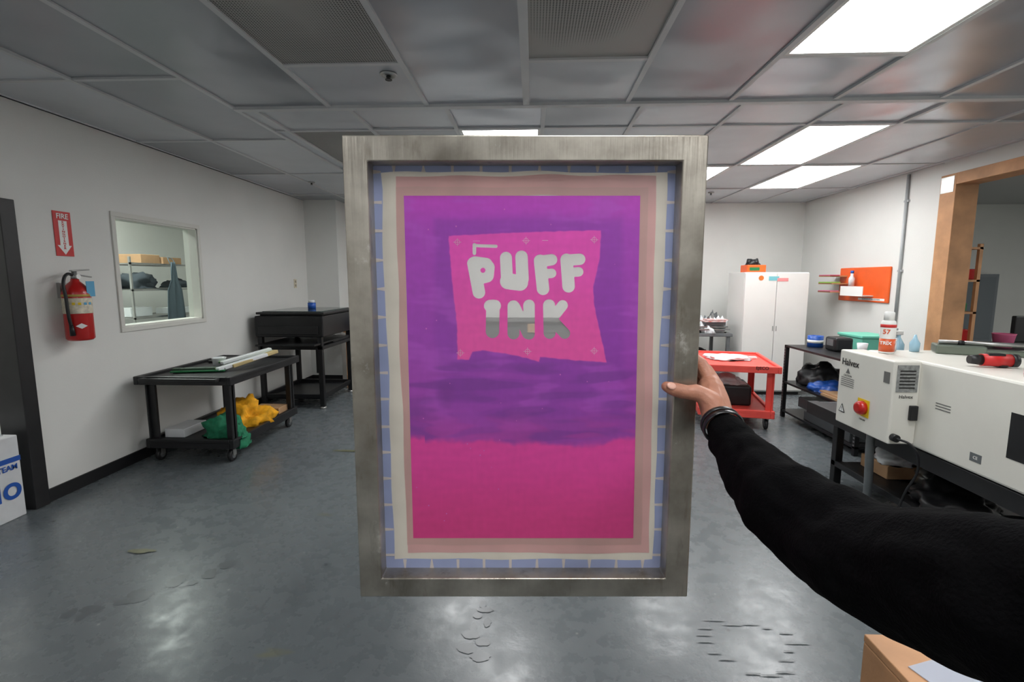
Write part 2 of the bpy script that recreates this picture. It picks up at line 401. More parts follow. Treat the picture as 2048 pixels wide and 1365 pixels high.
g=grp('fire_extinguisher',(XL+.1,3.13,0))
R=.076
lathe('cylinder',[(.02,1.02),(R-.012,1.022),(R,1.035),(R,1.33),(R-.01,1.36),(.045,1.39),(.024,1.41),(.022,1.425)],M_red,g,n=36)
lathe('label',[(R+.001,1.20),(R+.0012,1.205),(R+.0012,1.30),(R+.001,1.301)],mat('ext_label',(222,212,190),.5,var=.3,vscale=40),g,n=36)
lathe('label_band',[(R+.002,1.31),(R+.002,1.325)],mat('brass_label',(190,160,80),.5),g,n=36)
lathe('valve',[(.02,1.42),(.02,1.45),(.014,1.455),(.014,1.475)],M_steel,g)
box('handle_top',(-.012,-.02,1.478),(.012,.11,1.487),M_steel,g,bevel=.003,rot=(math.radians(4),0,0),loc=(0,.1,.0))
o=box('handle_low',(-.012,-.01,-.004),(.012,.12,.004),M_steel,g,bevel=.003); o.location=(0,0,1.455); o.rotation_euler=(math.radians(-8),0,0)
lathe('gauge',[(.016,0),(.016,.01)],M_wtext,g,loc=(.02,0,1.44),rot=(0,math.radians(90),0))
tube('hose',[(0,-.01,1.45),(.01,-.06,1.455),(.02,-.10,1.41),(.03,-.105,1.3),(.03,-.1,1.18),(.03,-.09,1.12)],.0095,M_black,g)
cyl('nozzle',(.03,-.09,1.13),(.03,-.085,1.06),.011,M_black,g,r2=.016)
box('bracket',(-.1,-.03,1.3),(-R,.03,1.4),M_steel,g)
boxes('tag',[((.072,.0,1.31),(.075,.06,1.41))],M_lblue,g)
vx=R+.003
obj('emblem',pym('emblem',[(0,-.03,0),(0,0,-.018),(0,.03,0),(0,0,.018)],[(0,1,2,3)]),M_wtext,g,loc=(vx*.80,-vx*.64,1.12),rot=(0,0,math.radians(-39)))
for i in range(4):
    a=math.radians(-60+i*22)
    boxes('pictogram_%d'%i,[((0,-.008,-.008),(.001,.008,.008))],M_yel if i<2 else M_lblue,g,loc=((R+.003)*math.cos(a),(R+.003)*math.sin(a),1.265),rot=(0,0,a))

g=grp('wall_outlet',(XL,6.35,1.37))
box('plate',(0,-.035,-.057),(.006,.035,.057),mat('almond',(214,204,180),.4),g,bevel=.002)
boxes('sockets',[((.006,-.015,.01),(.008,.015,.04)),((.006,-.015,-.04),(.008,.015,-.01))],mat('almond_dk',(150,142,124),.4),g)

g=grp('shipping_box',(-3.31,2.46,0))
box('carton',(-.23,-.29,0),(.23,.27,.50),mat('white_carton',(214,216,218),.6,var=.1),g,bevel=.006)
boxes('stripe',[((.231,-.29,.345),(.233,.27,.375))],M_blue,g)
text('brand','Nalo',.2,(.234,.06,.19),(0,1,0),(0,0,1),M_blue,g,bold=.003)
text('team','TEAM',.045,(.2345,.19,.315),(0,1,0),(0,0,1),M_blue,g,bold=.001)
heap('plastic_wrap',(.0,.1,.5),(.2,.15,.06),M_clear,g,seed=9)

# ------------------------------------------------------------ utility cart (black)
def caster(parent,x,y,r=.05,m=None,ang=0):
    q=grp('caster',(x,y,0),ang); q.parent=parent
    lathe('wheel',[(r*.5,-.014),(r*.92,-.014),(r,-.009),(r,.009),(r*.92,.014),(r*.5,.014)],M_black,q,loc=(0,0,r),rot=(0,math.radians(90),0))
    lathe('hub',[(r*.52,-.016),(r*.52,.016)],M_grey,q,loc=(0,0,r),rot=(0,math.radians(90),0))
    boxes('fork',[((-.022,-.02,r),(-.018,.02,2*r+.015)),((.018,-.02,r),(.022,.02,2*r+.015)),((-.022,-.025,2*r+.01),(.022,.025,2*r+.016))],M_steel,q)
    return q
def ucart(name,loc,rz,W,L,Ht,m):
    g=grp(name,loc,rz); a=W/2;b=L/2
    lp=.035
    def tray(nm,z,th,in_=0):
        A_=a-in_;B_=b-in_
        boxes(nm,[((-A_,-B_,z),(A_,B_,z+.015)),((-A_,-B_,z-th+.02),(-A_+lp,B_,z+.035)),((A_-lp,-B_,z-th+.02),(A_,B_,z+.035)),
          ((-A_+lp,-B_,z-th+.02),(A_-lp,-B_+lp,z+.035)),((-A_+lp,B_-lp,z-th+.02),(A_-lp,B_,z+.035))],m,g,bevel=.006)
    tray('top_tray',Ht-.035,.05); tray('bottom_tray',.155,.06,.03)
    lg=[]
    for sx in(-1,1):
        for sy in(-1,1):
            x=sx*(a-.075);y=sy*(b-.085)
            lg.append(((x-.03,y-.012,.15),(x+.03,y+.012,Ht-.05)))
            lg.append(((x+sx*.018,y-.035,.15),(x+sx*.03,y+.035,Ht-.05)))
            caster(g,sx*(a-.09),sy*(b-.1),.048)
    boxes('legs',lg,m,g,bevel=.004)
    return g
cart=ucart('utility_cart',(-2.65,4.10,0),0,.76,1.10,.69,M_black)
boxes('handle',[((-.3,-.60,.655),(.3,-.575,.685)),((-.3,-.58,.655),(-.27,-.5,.685)),((.27,-.58,.655),(.3,-.5,.685))],M_black,cart,bevel=.008)
g=grp('squeegee',(-.07,-.24,.672),12); g.parent=cart
box('handle',(-.2,-.02,0),(.2,.03,.035),mat('squeegee_wood',(46,70,52),.6),g,bevel=.008)
box('blade',(-.2,-.05,.006),(.2,-.02,.016),M_screengreen,g)
for i,(x,y,r,c) in enumerate([(.18,-.05,62,M_clear),(.23,.05,66,M_screengreen),(.13,.10,58,M_clear)]):
    g=grp('squeegee_%d'%i,(x,y,.71+i*.014),r); g.parent=cart
    box('handle',(-.22,-.03,0),(.22,.02,.03),M_clear if i!=1 else mat('wood_hdl',(190,170,120),.6),g,bevel=.006).rotation_euler=(0,math.radians(-9),0)
    box('blade',(-.22,.02,.01),(.22,.05,.018),M_screengreen if i!=1 else M_limeg,g).rotation_euler=(0,math.radians(-9),0)
    box('blade_top',(-.22,.018,.018),(.22,.03,.026),M_limeg,g).rotation_euler=(0,math.radians(-9),0)
lathe('plastic_tub',[(.045,0),(.055,.075),(.058,.08),(.05,.08),(.042,.01)],M_clear,cart,loc=(-.06,.0,.672))
box('ink_palette_board',(-.3,.2,.672),(-.05,.45,.69),M_black,cart,bevel=.003)
heap('green_shirt',(.13,-.30,.172),(.17,.13,.15),M_green,cart,seed=1)
heap('green_shirt_sleeve',(.30,-.40,.172),(.06,.07,.10),M_green,cart,seed=4)
heap('green_shirt_drape',(.335,-.36,.09),(.03,.08,.12),M_green,cart,seed=14)
heap('yellow_shirt',(.12,.02,.172),(.2,.17,.2),M_yellow,cart,seed=6,rough=.6)
box('carton_flat',(-.27,-.42,.172),(-.11,-.15,.24),M_clear,cart,bevel=.004)
box('cardboard_flap',(.03,.28,.172),(.29,.45,.23),M_card,cart,bevel=.003)

# ------------------------------------------------------------ black exposure / flash unit
g=grp('screen_exposure_unit',(-2.64,5.66,0))
boxes('cabinet',[((-.37,-.46,.80),(.38,.46,1.03))],M_blackm,g,bevel=.01)
boxes('lid',[((-.36,-.45,1.045),(.39,.46,1.07)),((-.33,-.42,1.03),(.36,.43,1.045))],M_black,g,bevel=.006)
boxes('glass_top',[((-.31,-.4,1.07),(.34,.41,1.078))],mat('smoked_glass',(60,74,70),.12),g)
boxes('drawer',[((-.33,-.475,.83),(.33,-.46,.92)),((-.3,-.6,.715),(.34,-.1,.735)),((-.3,-.1,.70),(.34,.4,.735))],M_blackm,g,bevel=.004)
boxes('stand',[((-.34,-.44,.66),(.36,.44,.70)),((-.36,-.44,0),(-.31,-.39,.80)),((.30,-.44,0),(.35,-.39,.80)),((-.36,.39,0),(-.31,.44,.80)),((.30,.39,0),(.35,.44,.80)),
  ((-.31,-.43,.12),(.30,-.40,.16)),((-.31,.40,.12),(.30,.43,.16)),((-.35,-.39,.12),(-.32,.39,.16)),((.31,-.39,.12),(.34,.39,.16)),((-.33,-.4,.10),(.33,.4,.12))],M_blackm,g,bevel=.004)
boxes('braces',[((.27,-.42,.40),(.30,-.41,.66))],M_blackm,g)
for x in(.325,-.335):
    for y in(-.415,.415): lathe('foot',[(.035,0),(.035,.02),(.012,.03)],M_steel,g,loc=(x,y,0))
g=grp('tape_roll_stack',(-2.62,5.75,1.079))
lathe('roll',[(.045,0),(.045,.07),(.03,.07),(.03,.0)],M_blue,g)
lathe('cap',[(.035,.07),(.035,.1)],M_clear,g)
g=grp('work_shelf',(-2.1,6.55,0))
boxes('frame',[((-.35,-.3,.74),(.5,.3,.77)),((-.33,-.28,0),(-.29,-.24,.74)),((.44,-.28,0),(.48,-.24,.74)),((-.33,.24,0),(-.29,.28,.74)),((.44,.24,0),(.48,.28,.74)),((-.33,-.28,.3),(.48,.28,.32))],M_wood,g)
boxes('bins',[((-.3,-.2,.77),(-.05,.1,.98))],M_blue,g,bevel=.01)
boxes('bins_dark',[((0,-.2,.77),(.2,.1,.9)),((-.25,-.2,.32),(.1,.2,.55))],M_black,g,bevel=.01)

# work table at the back, seen through the open stencil
g=grp('printing_work_table',(.1,6.2,0))
M_dg=mat('table_grey',(112,118,120),.45,metal=.2,var=.15)
boxes('table',[((-.9,-.35,.66),(.9,.35,.70)),((-.85,-.3,0),(-.79,-.24,.66)),((.79,-.3,0),(.85,-.24,.66)),((-.85,.24,0),(-.79,.3,.66)),((.79,.24,0),(.85,.3,.66)),((-.85,-.3,.2),(.85,.3,.23))],M_dg,g,bevel=.004)
boxes('machine',[((-.85,-.25,.70),(.85,.25,.90))],M_dg,g,bevel=.03)
boxes('platen',[((-.88,-.33,.90),(.88,.30,.925)),((-.85,-.36,.78),(.85,-.34,.80))],M_blackm,g,bevel=.006)
box('carton',(-.16,-.40,.80),(-.02,-.37,.90),M_card,g)
boxes('shelf_stock',[((-.7,-.25,.23),(-.1,.2,.45)),((.05,-.25,.23),(.6,.2,.40))],M_card,g,bevel=.006)

# ------------------------------------------------------------ right/back: cabinet, carts
g=grp('storage_cabinet',(2.94,6.36,0))
box('carcass',(-.38,-.24,.04),(.38,.25,1.51),M_white,g,bevel=.006)
boxes('doors',[((-.377,-.258,.06),(-.003,-.241,1.50)),((.003,-.258,.06),(.377,-.241,1.50))],M_white,g,bevel=.003)
boxes('plinth',[((-.36,-.22,0),(.36,.23,.04))],M_base,g)
boxes('handles',[((-.025,-.268,.80),(-.017,-.258,.86)),((.017,-.268,.80),(.025,-.258,.86))],M_steel,g,bevel=.002)
boxes('sticker_strip',[((-.10,-.26,1.41),(.02,-.2585,1.46))],mat('sticker_teal',(120,190,200),.5),g)
boxes('sticker_pink',[((.0,-.2605,1.40),(.13,-.2590,1.44))],mat('sticker_p',(235,150,150),.5),g)
lathe('round_sticker',[(.03,0),(.03,.002)],mat('sticker_mark',(220,120,50),.5),g,loc=(-.19,-.2585,1.44),rot=(math.radians(90),0,0))
g=grp('tool_case',(2.76,6.33,1.511))
box('body',(-.13,-.1,0),(.1,.1,.09),M_orange,g,bevel=.008)
box('green_label',(-.1,-.104,.02),(.02,-.1,.06),M_screengreen,g)
heap('gloves',(-.02,0,.09),(.09,.07,.08),M_black,g,seed=3)

cart2=ucart('red_utility_cart',(2.04,5.12,0),-12,.74,.98,.62,M_coral)
text('cart_text','EJECO',.04,(.2,-.4915,.603),(1,0,0),(0,0,1),M_ktext,cart2,bold=.0006)
heap('papers',(-.04,.03,.605),(.2,.15,.05),M_clear,cart2,seed=8)
box('cloth_strip',(.05,.1,.602),(.28,.16,.62),M_wtext,cart2,bevel=.004)
box('bin',(-.22,-.22,.172),(.18,.18,.37),M_black,cart2,bevel=.02)
heap('bin_filling',(-.02,-.02,.36),(.16,.16,.08),M_clear,cart2,seed=11)

g=grp('back_work_table',(2.02,6.45,0))
boxes('table',[((-.6,-.3,.72),(.45,.35,.76)),((-.58,-.28,0),(-.54,-.24,.72)),((.39,-.28,0),(.43,-.24,.72)),((-.58,.29,0),(-.54,.33,.72)),((.39,.29,0),(.43,.33,.72)),((-.58,-.28,.25),(.43,.33,.27))],M_grey,g,bevel=.004)
for i in range(18):
    heap('wrapped_item_%d'%i,(-.5+(i%6)*.165,-.18+.17*(i//6)+.04*(i%2),.76),(.08,.08,.10+.045*(i%3)),[M_clear,M_steel,M_grey,M_card,M_clear][i%5],g,seed=20+i,rough=1.1,sub=3)
boxes('flat_trays',[((-.1,-.28,.80),(.42,-.1,.815)),((-.05,-.26,.83),(.4,-.08,.845))],M_steel,g)
boxes('magazines',[((.1,-.29,.90),(.36,-.1,.915)),((.14,-.27,.92),(.40,-.1,.93))],mat('magazine_red',(200,110,100),.5,col2=(225,225,225),vscale=20),g)
boxes('tray_stack',[((.14,-.24,.85),(.38,-.1,.90))],M_grey,g)
heap('black_bag',(.2,0,.27),(.2,.2,.25),M_black,g,seed=31)
heap('floor_bag',(.25,-.1,0),(.16,.2,.2),M_clear,g,seed=33)

g=grp('wall_tool_rack',(XR,5.84,1.365))
box('panel',(-.02,-.43,-.195),(0,.43,.195),M_orange,g,bevel=.012)
boxes('trays',[((-.14,-.2,-.13),(-.02,.2,-.12)),((-.14,-.2,-.12),(-.135,.2,-.02))],M_wtext,g)
boxes('shelf_slats',[((-.22,.28,.09),(-.02,.52,.105)),((-.22,.24,.0),(-.02,.52,.015)),((-.22,.26,-.1),(-.02,.52,-.085))],M_wood,g)
boxes('slat_stripes',[((-.23,.26,.105),(-.12,.5,.115)),((-.23,.26,-.085),(-.12,.5,-.075))],M_pink,g)
boxes('slat_stripes_g',[((-.23,.24,.015),(-.12,.5,.03))],M_limeg,g)
lathe('bottle',[(.03,0),(.032,.09),(.015,.12),(.015,.15)],M_clear,g,loc=(-.08,.1,-.02))
lathe('bottle_cap',[(.018,0),(.018,.03)],M_blue,g,loc=(-.08,.1,.13))
boxes('label_strip',[((-.022,-.38,-.175),(-.0205,.05,-.15))],M_wtext,g)
text('strip_text','SQUEEGEE RETURN STATION',.022,(-.0235,-.165,-.162),(0,-1,0),(0,0,1),M_ktext,g)

g=grp('conduit_pipe',(XR-.016,5.285,0))
cyl('pipe',(0,0,.92),(0,0,H-.02),.014,M_galv,g)
boxes('straps',[((-.004,-.03,1.5),(.016,.03,1.52)),((-.004,-.03,2.2),(.016,.03,2.22))],M_galv,g)
box('junction',(-.03,-.04,.8),(.016,.04,.92),M_galv,g,bevel=.003)

g=grp('trim_1',(XR,0,0))
boxes('post',[((-.05,4.66,0),(.15,4.83,2.36))],M_wood,g,bevel=.003)
boxes('beam',[((-.05,.8,2.26),(.15,4.66,2.36))],M_wood,g,bevel=.003)
boxes('bracket',[((-.053,4.68,2.2),(-.05,4.82,2.34))],M_steel,g)
g=grp('breaker_panel',(6.43,7.49,0))
boxes('box',[((-.24,-.1,.52),(.24,0,1.50))],mat('panel_light',(128,134,140),.45),g,bevel=.006)
boxes('door_seam',[((-.2,-.105,.56),(.2,-.1,1.46))],mat('panel_grey',(118,124,130),.45),g,bevel=.003)
g=grp('annex_shelf',(4.06,5.1,0))
boxes('uprights',[((-.1,-.3,0),(-.07,-.27,1.75)),((.07,-.3,0),(.1,-.27,1.75)),((-.1,.27,0),(-.07,.3,1.75)),((.07,.27,0),(.1,.3,1.75))]+[((-.1,-.3,z),(.1,.3,z+.02)) for z in(.4,.8,1.1,1.4,1.7)],M_wood,g)
boxes('red_bins',[((-.08,-.25,.82),(.1,0,.95)),((-.08,-.25,1.42),(.1,-.05,1.52))],M_redsign,g,bevel=.01)
boxes('green_bins',[((-.08,-.2,1.12),(.1,0,1.2))],M_screengreen,g,bevel=.01)
g=grp('annex_bench',(5.0,5.3,0))
boxes('bench',[((-.6,-.35,.70),(.9,.35,.74)),((-.57,-.32,0),(-.52,-.27,.70)),((.82,-.32,0),(.87,-.27,.70)),((-.57,.27,0),(-.52,.32,.70)),((.82,.27,0),(.87,.32,.70))],M_black,g)
boxes('monitor',[((-.05,-.05,.78),(.5,.0,1.05)),((.18,-.1,.74),(.28,.05,.78))],M_black,g,bevel=.01)
lathe('bucket',[(.07,0),(.09,.13),(.095,.14),(.085,.14),(.06,.01)],M_pink,g,loc=(-.24,-.15,.74))

# ------------------------------------------------------------ black wire shelf by right wall
g=grp('metal_shelf_unit',(3.02,4.55,0))
sh=[]
for z in(.06,.36,.735): sh.append(((-.42,-.6,z),(.42,.6,z+.02)))
for x in(-.42,.385):
    for y in(-.6,.565): sh.append(((x,y,0),(x+.035,y+.035,.755)))
boxes('frame',sh,M_blackm,g,bevel=.002)
holes=[]
for k in range(22): holes.append(((-.4215,-.593,.08+k*.03),(-.42,-.575,.094+k*.03)))
for k in range(22): holes.append(((-.4215,.58,.08+k*.03),(-.42,.592,.094+k*.03)))
boxes('slots',holes,M_grey,g)
boxes('drawer_boxes',[((-.40,-.5,.08),(.3,.2,.17)),((-.38,-.4,.17),(.3,.35,.27))],mat('dark_case',(66,70,72),.4,var=.15),g,bevel=.008)
boxes('cardboard',[((-.4,-.5,.38),(.3,-.05,.40)),((-.38,-.45,.40),(.3,.0,.415))],M_card,g)
heap('dark_bag',(-.15,.35,.38),(.22,.2,.2),M_black,g,seed=41)
heap('blue_cloth',(-.26,.12,.38),(.13,.14,.1),M_blue,g,seed=42)
boxes('white_box',[((-.25,-.3,.415),(.05,-.1,.56))],M_clear,g,bevel=.004)
q=grp('tape_roll',(2.82,5.0,.756)); lathe('roll',[(.042,0),(.07,0),(.07,.11),(.042,.11),(.042,.001)],M_blue,q); lathe('label',[(.071,.04),(.071,.07)],M_wtext,q)
q=grp('label_printer',(2.88,4.72,.756)); box('body',(-.08,-.09,0),(.08,.09,.13),M_black,q,bevel=.02); box('screen',(-.083,-.05,.05),(-.08,.05,.11),M_grey,q)
q=grp('organizer_box',(3.2,4.85,.756)); box('body',(-.14,-.18,0),(.14,.18,.12),M_teal,q,bevel=.01); box('lid',(-.15,-.19,.12),(.15,.19,.145),M_teal,q,bevel=.006)
q=grp('plastic_cup',(2.9,4.42,.756)); lathe('cup',[(.03,0),(.042,.11),(.038,.11),(.027,.01)],M_clear,q)
q=grp('spray_bottle',(3.1,4.28,.756)); lathe('body',[(.04,0),(.045,.02),(.045,.12),(.02,.17),(.014,.18),(.014,.2)],mat('pale_blue_liquid',(160,200,220),.2),q); box('trigger',(-.06,-.015,.2),(.03,.015,.235),M_wtext,q,bevel=.005); box('lever',(-.045,-.006,.15),(-.035,.006,.2),M_redsign,q)
q=grp('spray_bottle',(2.95,4.2,.756)); lathe('body',[(.035,0),(.04,.02),(.04,.13),(.018,.17),(.014,.2)],M_orange,q); box('trigger',(-.06,-.015,.2),(.03,.015,.235),M_wtext,q,bevel=.005); box('lever',(-.045,-.006,.15),(-.035,.006,.2),M_redsign,q)

# ------------------------------------------------------------ conveyor dryer
g=grp('conveyor_dryer',(2.04,0,0))
M_dry=mat('cream_enamel',(228,226,217),.4,var=.05,vscale=3)
box('oven_hood',(0,.9,.53),(1.05,3.07,.995),M_dry,g,bevel=.012)
boxes('conveyor',[((.02,.5,.43),(.10,3.7,.52)),((.95,.5,.43),(1.03,3.7,.52)),((.10,.52,.50),(.95,3.68,.515)),((.10,.52,.44),(.95,3.68,.45))],M_black,g,bevel=.004)
for y in(.52,3.68): cyl('roller',(.1,y,.48),(.95,y,.48),.035,M_grey,g)
lg=[]
for x in(.05,.95):
    for y in(.8,3.36): lg.append(((x,y,0),(x+.05,y+.05,.44)))
lg+=[((.05,.8,.14),(.1,3.41,.18)),((.95,.8,.14),(1.0,3.41,.18)),((.05,2.02,0),(.1,2.07,.44)),((.08,.85,.16),(.97,3.36,.175))]
boxes('legs',lg,M_blackm,g,bevel=.004)
bx0=-.14
box('control_box',(bx0,2.63,.545),(0,3.09,.995),M_dry,g,bevel=.008)
fx=bx0-.0012
M_pg=mat('print_grey',(110,110,108),.5)
text('brand_text','Halvex',.056,(fx-.0008,2.985,.925),(0,-1,0),(0,0,1),M_ktext,g,bold=.0006)
boxes('knob_plate',[((fx-.002,2.79,.64),(fx,2.89,.74))],M_yel,g,bevel=.002)
lathe('knob',[(.04,0),(.04,.02),(.03,.035),(.018,.036)],M_red,g,loc=(fx-.002,2.84,.69),rot=(0,math.radians(-90),0))
text('knob_text','ON OFF',.014,(fx-.001,2.84,.62),(0,-1,0),(0,0,1),M_ktext,g)
obj('warning_triangle',pym('tri',[(fx-.001,3.06,.615),(fx-.001,3.0,.615),(fx-.001,3.03,.67)],[(0,1,2)]),M_ktext,g)
obj('warning_triangle_in',pym('tri2',[(fx-.002,3.052,.620),(fx-.002,3.008,.620),(fx-.002,3.03,.66)],[(0,1,2)]),M_wtext,g)
text('warning_bolt','!',.035,(fx-.003,3.03,.635),(0,-1,0),(0,0,1),M_ktext,g)
text('caution','CAUTION',.016,(fx-.001,3.0,.845),(0,-1,0),(0,0,1),M_ktext,g)
obj('caution_tri',pym('tri3',[(fx-.001,3.02,.86),(fx-.001,2.98,.86),(fx-.001,3.0,.893)],[(0,1,2)]),M_pg,g)
for i in range(5): boxes('caution_line_%d'%i,[((fx-.0008,2.94,.828-i*.012),(fx,3.06,.832-i*.012))],M_pg,g)
boxes('small_label',[((fx-.0008,2.655,.87),(fx,2.70,.93))],M_pg,g)
ny=2.63-.0015
boxes('rating_plate',[((-.125,ny-.001,.83),(-.015,ny,.975))],mat('plate_grey',(150,152,150),.4,var=.4,vscale=60),g)
boxes('rating_rows',[((-.11,ny-.002,.85+i*.018),(-.03,ny-.001,.857+i*.018)) for i in range(6)],M_ktext,g)
text('brand_small','Halvex',.026,(-.07,ny-.002,.805),(1,0,0),(0,0,1),M_ktext,g)
boxes('switch',[((-.05,ny-.018,.68),(-.01,ny,.76))],M_black,g,bevel=.004)
lathe('plug',[(.02,0),(.02,.03)],M_black,g,loc=(-.115,2.63,.585),rot=(math.radians(90),0,0))
tube('power_cord',[(-.115,2.6,.585),(-.08,2.55,.57),(-.03,2.55,.45),(-.04,2.6,.3),(-.02,2.7,.12),(.03,2.9,.03),(.1,3.1,.02)],.006,M_black,g)
tube('flex_conduit',[(-.07,2.86,.545),(-.07,2.86,.45),(-.05,2.88,.3),(.0,2.95,.12),(.05,3.05,.03)],.022,M_grey,g)
sx_=-.0012
boxes('side_panel_black',[((sx_,1.95,.66),(0,2.13,.86))],M_black,g)
boxes('side_sticker',[((sx_,2.24,.585),(0,2.30,.625))],M_grey,g)
text('sticker_text','CE',.02,(sx_-.001,2.27,.605),(0,-1,0),(0,0,1),M_wtext,g)
for i in range(3): boxes('side_print_%d'%i,[((sx_,2.43,.80-i*.014),(0,2.52,.805-i*.014))],M_pg,g)
box('lower_carton',(.18,3.05,.176),(.45,3.3,.26),M_card,g,bevel=.005)
heap('lower_paper',(.3,3.15,.26),(.12,.12,.08),M_clear,g,seed=51)
heap('lower_bag',(.3,2.7,.176),(.2,.18,.12),M_black,g,seed=52)
heap('lower_tubes',(.45,2.95,.176),(.15,.1,.1),M_steel,g,seed=53,rough=1.0)
for i in range(4):
    rr=.14+.012*i
    tube('cable_loop_%d'%i,[(.36+rr*math.cos(a),2.3+rr*.9*math.sin(a),.19+.014*i) for a in [k*math.pi/4 for k in range(8)]],.008,M_black,g,cyc=True)
TZ=.9965
q=grp('spray_can',(2.06,2.93,TZ))
lathe('body',[(.036,0),(.038,.006),(.038,.17),(.034,.185),(.02,.195)],M_wtext,q)
lathe('cap',[(.026,.19),(.026,.235),(.02,.24)],M_wtext,q)
lathe('orange_label',[(.0385,.01),(.0385,.085)],mat('can_red',(222,96,52),.35),q)
lathe('top_label',[(.0386,.15),(.0386,.168)],M_redsign,q)
text('can_number','57',.036,(-.0275,-.0275,.125),(1,-1,0),(0,0,1),MATS['can_red'],q,bold=.0008)
text('can_word','TRIX',.026,(-.028,-.028,.06),(1,-1,0),(0,0,1),M_wtext,q,bold=.0008)
q=grp('squeeze_bottle',(2.27,3.0,TZ)); lathe('body',[(.024,0),(.026,.05),(.012,.075),(.005,.1)],MATS['pale_blue_liquid'],q)
q=grp('small_jar',(2.15,3.02,TZ)); lathe('jar',[(.025,0),(.025,.05),(.02,.06)],M_clear,q); lathe('lid',[(.026,.06),(.026,.075)],M_wtext,q)
q=grp('frame_clamp_bar',(2.56,2.88,TZ),-28)
M_gg=mat('greenish_metal',(120,130,118),.35,metal=.6)
boxes('bar',[((-.16,-.03,.0),(.45,.03,.03)),((-.22,-.07,.0),(.0,.07,.05))],M_gg,q,bevel=.006)
cyl('rod',(-.2,0,.062),(.40,0,.062),.012,M_steel,q)
lathe('knob',[(.018,0),(.02,.02),(.01,.025)],M_black,q,loc=(-.1,0,.05))
q=grp('heat_gun',(2.26,2.46,TZ),-10)
cyl('barrel',(-.07,0,.035),(.05,0,.035),.030,M_redsign,q)
cyl('nozzle',(-.12,0,.035),(-.07,0,.035),.020,M_black,q,r2=.026)
box('grip',(.0,-.02,.0),(.04,.1,.035),M_black,q,bevel=.01)
box('display',(-.05,-.02,.055),(.02,.02,.068),M_black,q,bevel=.004)
cyl('cap',(.05,0,.035),(.075,0,.035),.032,M_black,q)
q=grp('cleaner_bottle',(2.2,2.2,TZ)); lathe('body',[(.045,0),(.048,.01),(.048,.12),(.02,.17),(.016,.2)],mat('pink_liquid',(225,190,196),.2),q); lathe('cap',[(.02,.2),(.02,.225)],M_redsign,q)

# ------------------------------------------------------------ workbench at right foreground
g=grp('wooden_workbench',(.62,.40,0))
boxes('top_frame',[((0,0,.66),(.04,.47,.75)),((.04,.43,.66),(1.1,.47,.75)),((.04,0,.66),(1.1,.04,.75)),((1.06,.04,.66),(1.1,.43,.75))],M_wood,g,bevel=.003)
box('top',(.0,.0,.75),(1.1,.47,.765),M_wood,g,bevel=.002)
boxes('legs',[((.0,.38,0),(.09,.47,.66)),((0,0,0),(.09,.09,.66)),((1.01,.38,0),(1.1,.47,.66)),((1.01,0,0),(1.1,.09,.66))],M_wood,g,bevel=.003)
g=grp('acetate_sheets',(.95,.68,.766),18)
M_ac=mat('acetate',(205,212,226),.15,alpha=.6)
boxes('sheets',[((-.26,-.2,0),(.3,.2,.0015))],M_ac,g)
boxes('sheet_2',[((-.25,-.15,.002),(.25,.19,.0035))],M_ac,g,rot=(0,0,.25))
boxes('green_print',[((-.12,-.12,.004),(.2,.14,.005))],mat('pale_green',(175,220,180),.5),g,rot=(0,0,.1))
text('sheet_word','INK',.09,(0,.08,.0062),(1,0,0),(0,1,0),M_ktext,g,bold=.002)

# ------------------------------------------------------------ silk screen, held (heading frame 2.4 deg)
YAW=2.4
CP,SP=math.cos(math.radians(7.1)),math.sin(math.radians(7.1))
def art(u,v,D=.886):   # artwork sheet coordinates -> (x,z) metres on the mesh plane
    a=(u-1024)/985.0;b=(682.5-v)/985.0
    y=CP+b*SP; return (a*D/y, 1.42+(-SP+b*CP)*D/y)
scr=grp('silk_screen_frame',(0,0,0),YAW)
X0,X1,Z0,Z1=-.282,.326,.834,1.658; x0,x1,z0,z1=-.241,.284,.871,1.616
al=bpy.data.materials.new('worn_aluminium'); al.use_nodes=True; nt=al.node_tree; L=nt.links; b=nt.nodes['Principled BSDF']
tc=nt.nodes.new('ShaderNodeTexCoord')
def NZ(scale,det=5,mapping=None,rough=.6):
    n=nt.nodes.new('ShaderNodeTexNoise'); n.inputs['Scale'].default_value=scale; n.inputs['Detail'].default_value=det; n.inputs['Roughness'].default_value=rough
    if mapping:
        mp=nt.nodes.new('ShaderNodeMapping'); mp.inputs['Scale'].default_value=mapping; L.new(tc.outputs['Object'],mp.inputs['Vector']); L.new(mp.outputs[0],n.inputs['Vector'])
    else: L.new(tc.outputs['Object'],n.inputs['Vector'])
    return n
def RP(src,p0,p1,c0,c1):
    r=nt.nodes.new('ShaderNodeValToRGB'); r.color_ramp.elements[0].position=p0; r.color_ramp.elements[1].position=p1
    r.color_ramp.elements[0].color=c0; r.color_ramp.elements[1].color=c1; L.new(src,r.inputs['Fac']); return r
a1=NZ(7,6); a2=NZ(40,6,(1,1,.25)); a3=NZ(11,8,None,.75); a4=NZ(90,3,(1,1,.05))
base=RP(a1.outputs['Fac'],.35,.65,lin((142,135,125)),lin((192,186,175)))
mx=nt.nodes.new('ShaderNodeMixRGB'); mx.blend_type='MIX'; mx.inputs['Color2'].default_value=lin((210,208,202))
res=RP(a3.outputs['Fac'],.62,.68,(0,0,0,1),(.6,.6,.6,1)); L.new(res.outputs['Color'],mx.inputs['Fac']); L.new(base.outputs['Color'],mx.inputs['Color1'])
mx2=nt.nodes.new('ShaderNodeMixRGB'); mx2.blend_type='MULTIPLY'; mx2.inputs['Color2'].default_value=(.6,.57,.53,1)
res2=RP(a2.outputs['Fac'],.58,.72,(0,0,0,1),(.8,.8,.8,1)); L.new(res2.outputs['Color'],mx2.inputs['Fac']); L.new(mx.outputs['Color'],mx2.inputs['Color1'])
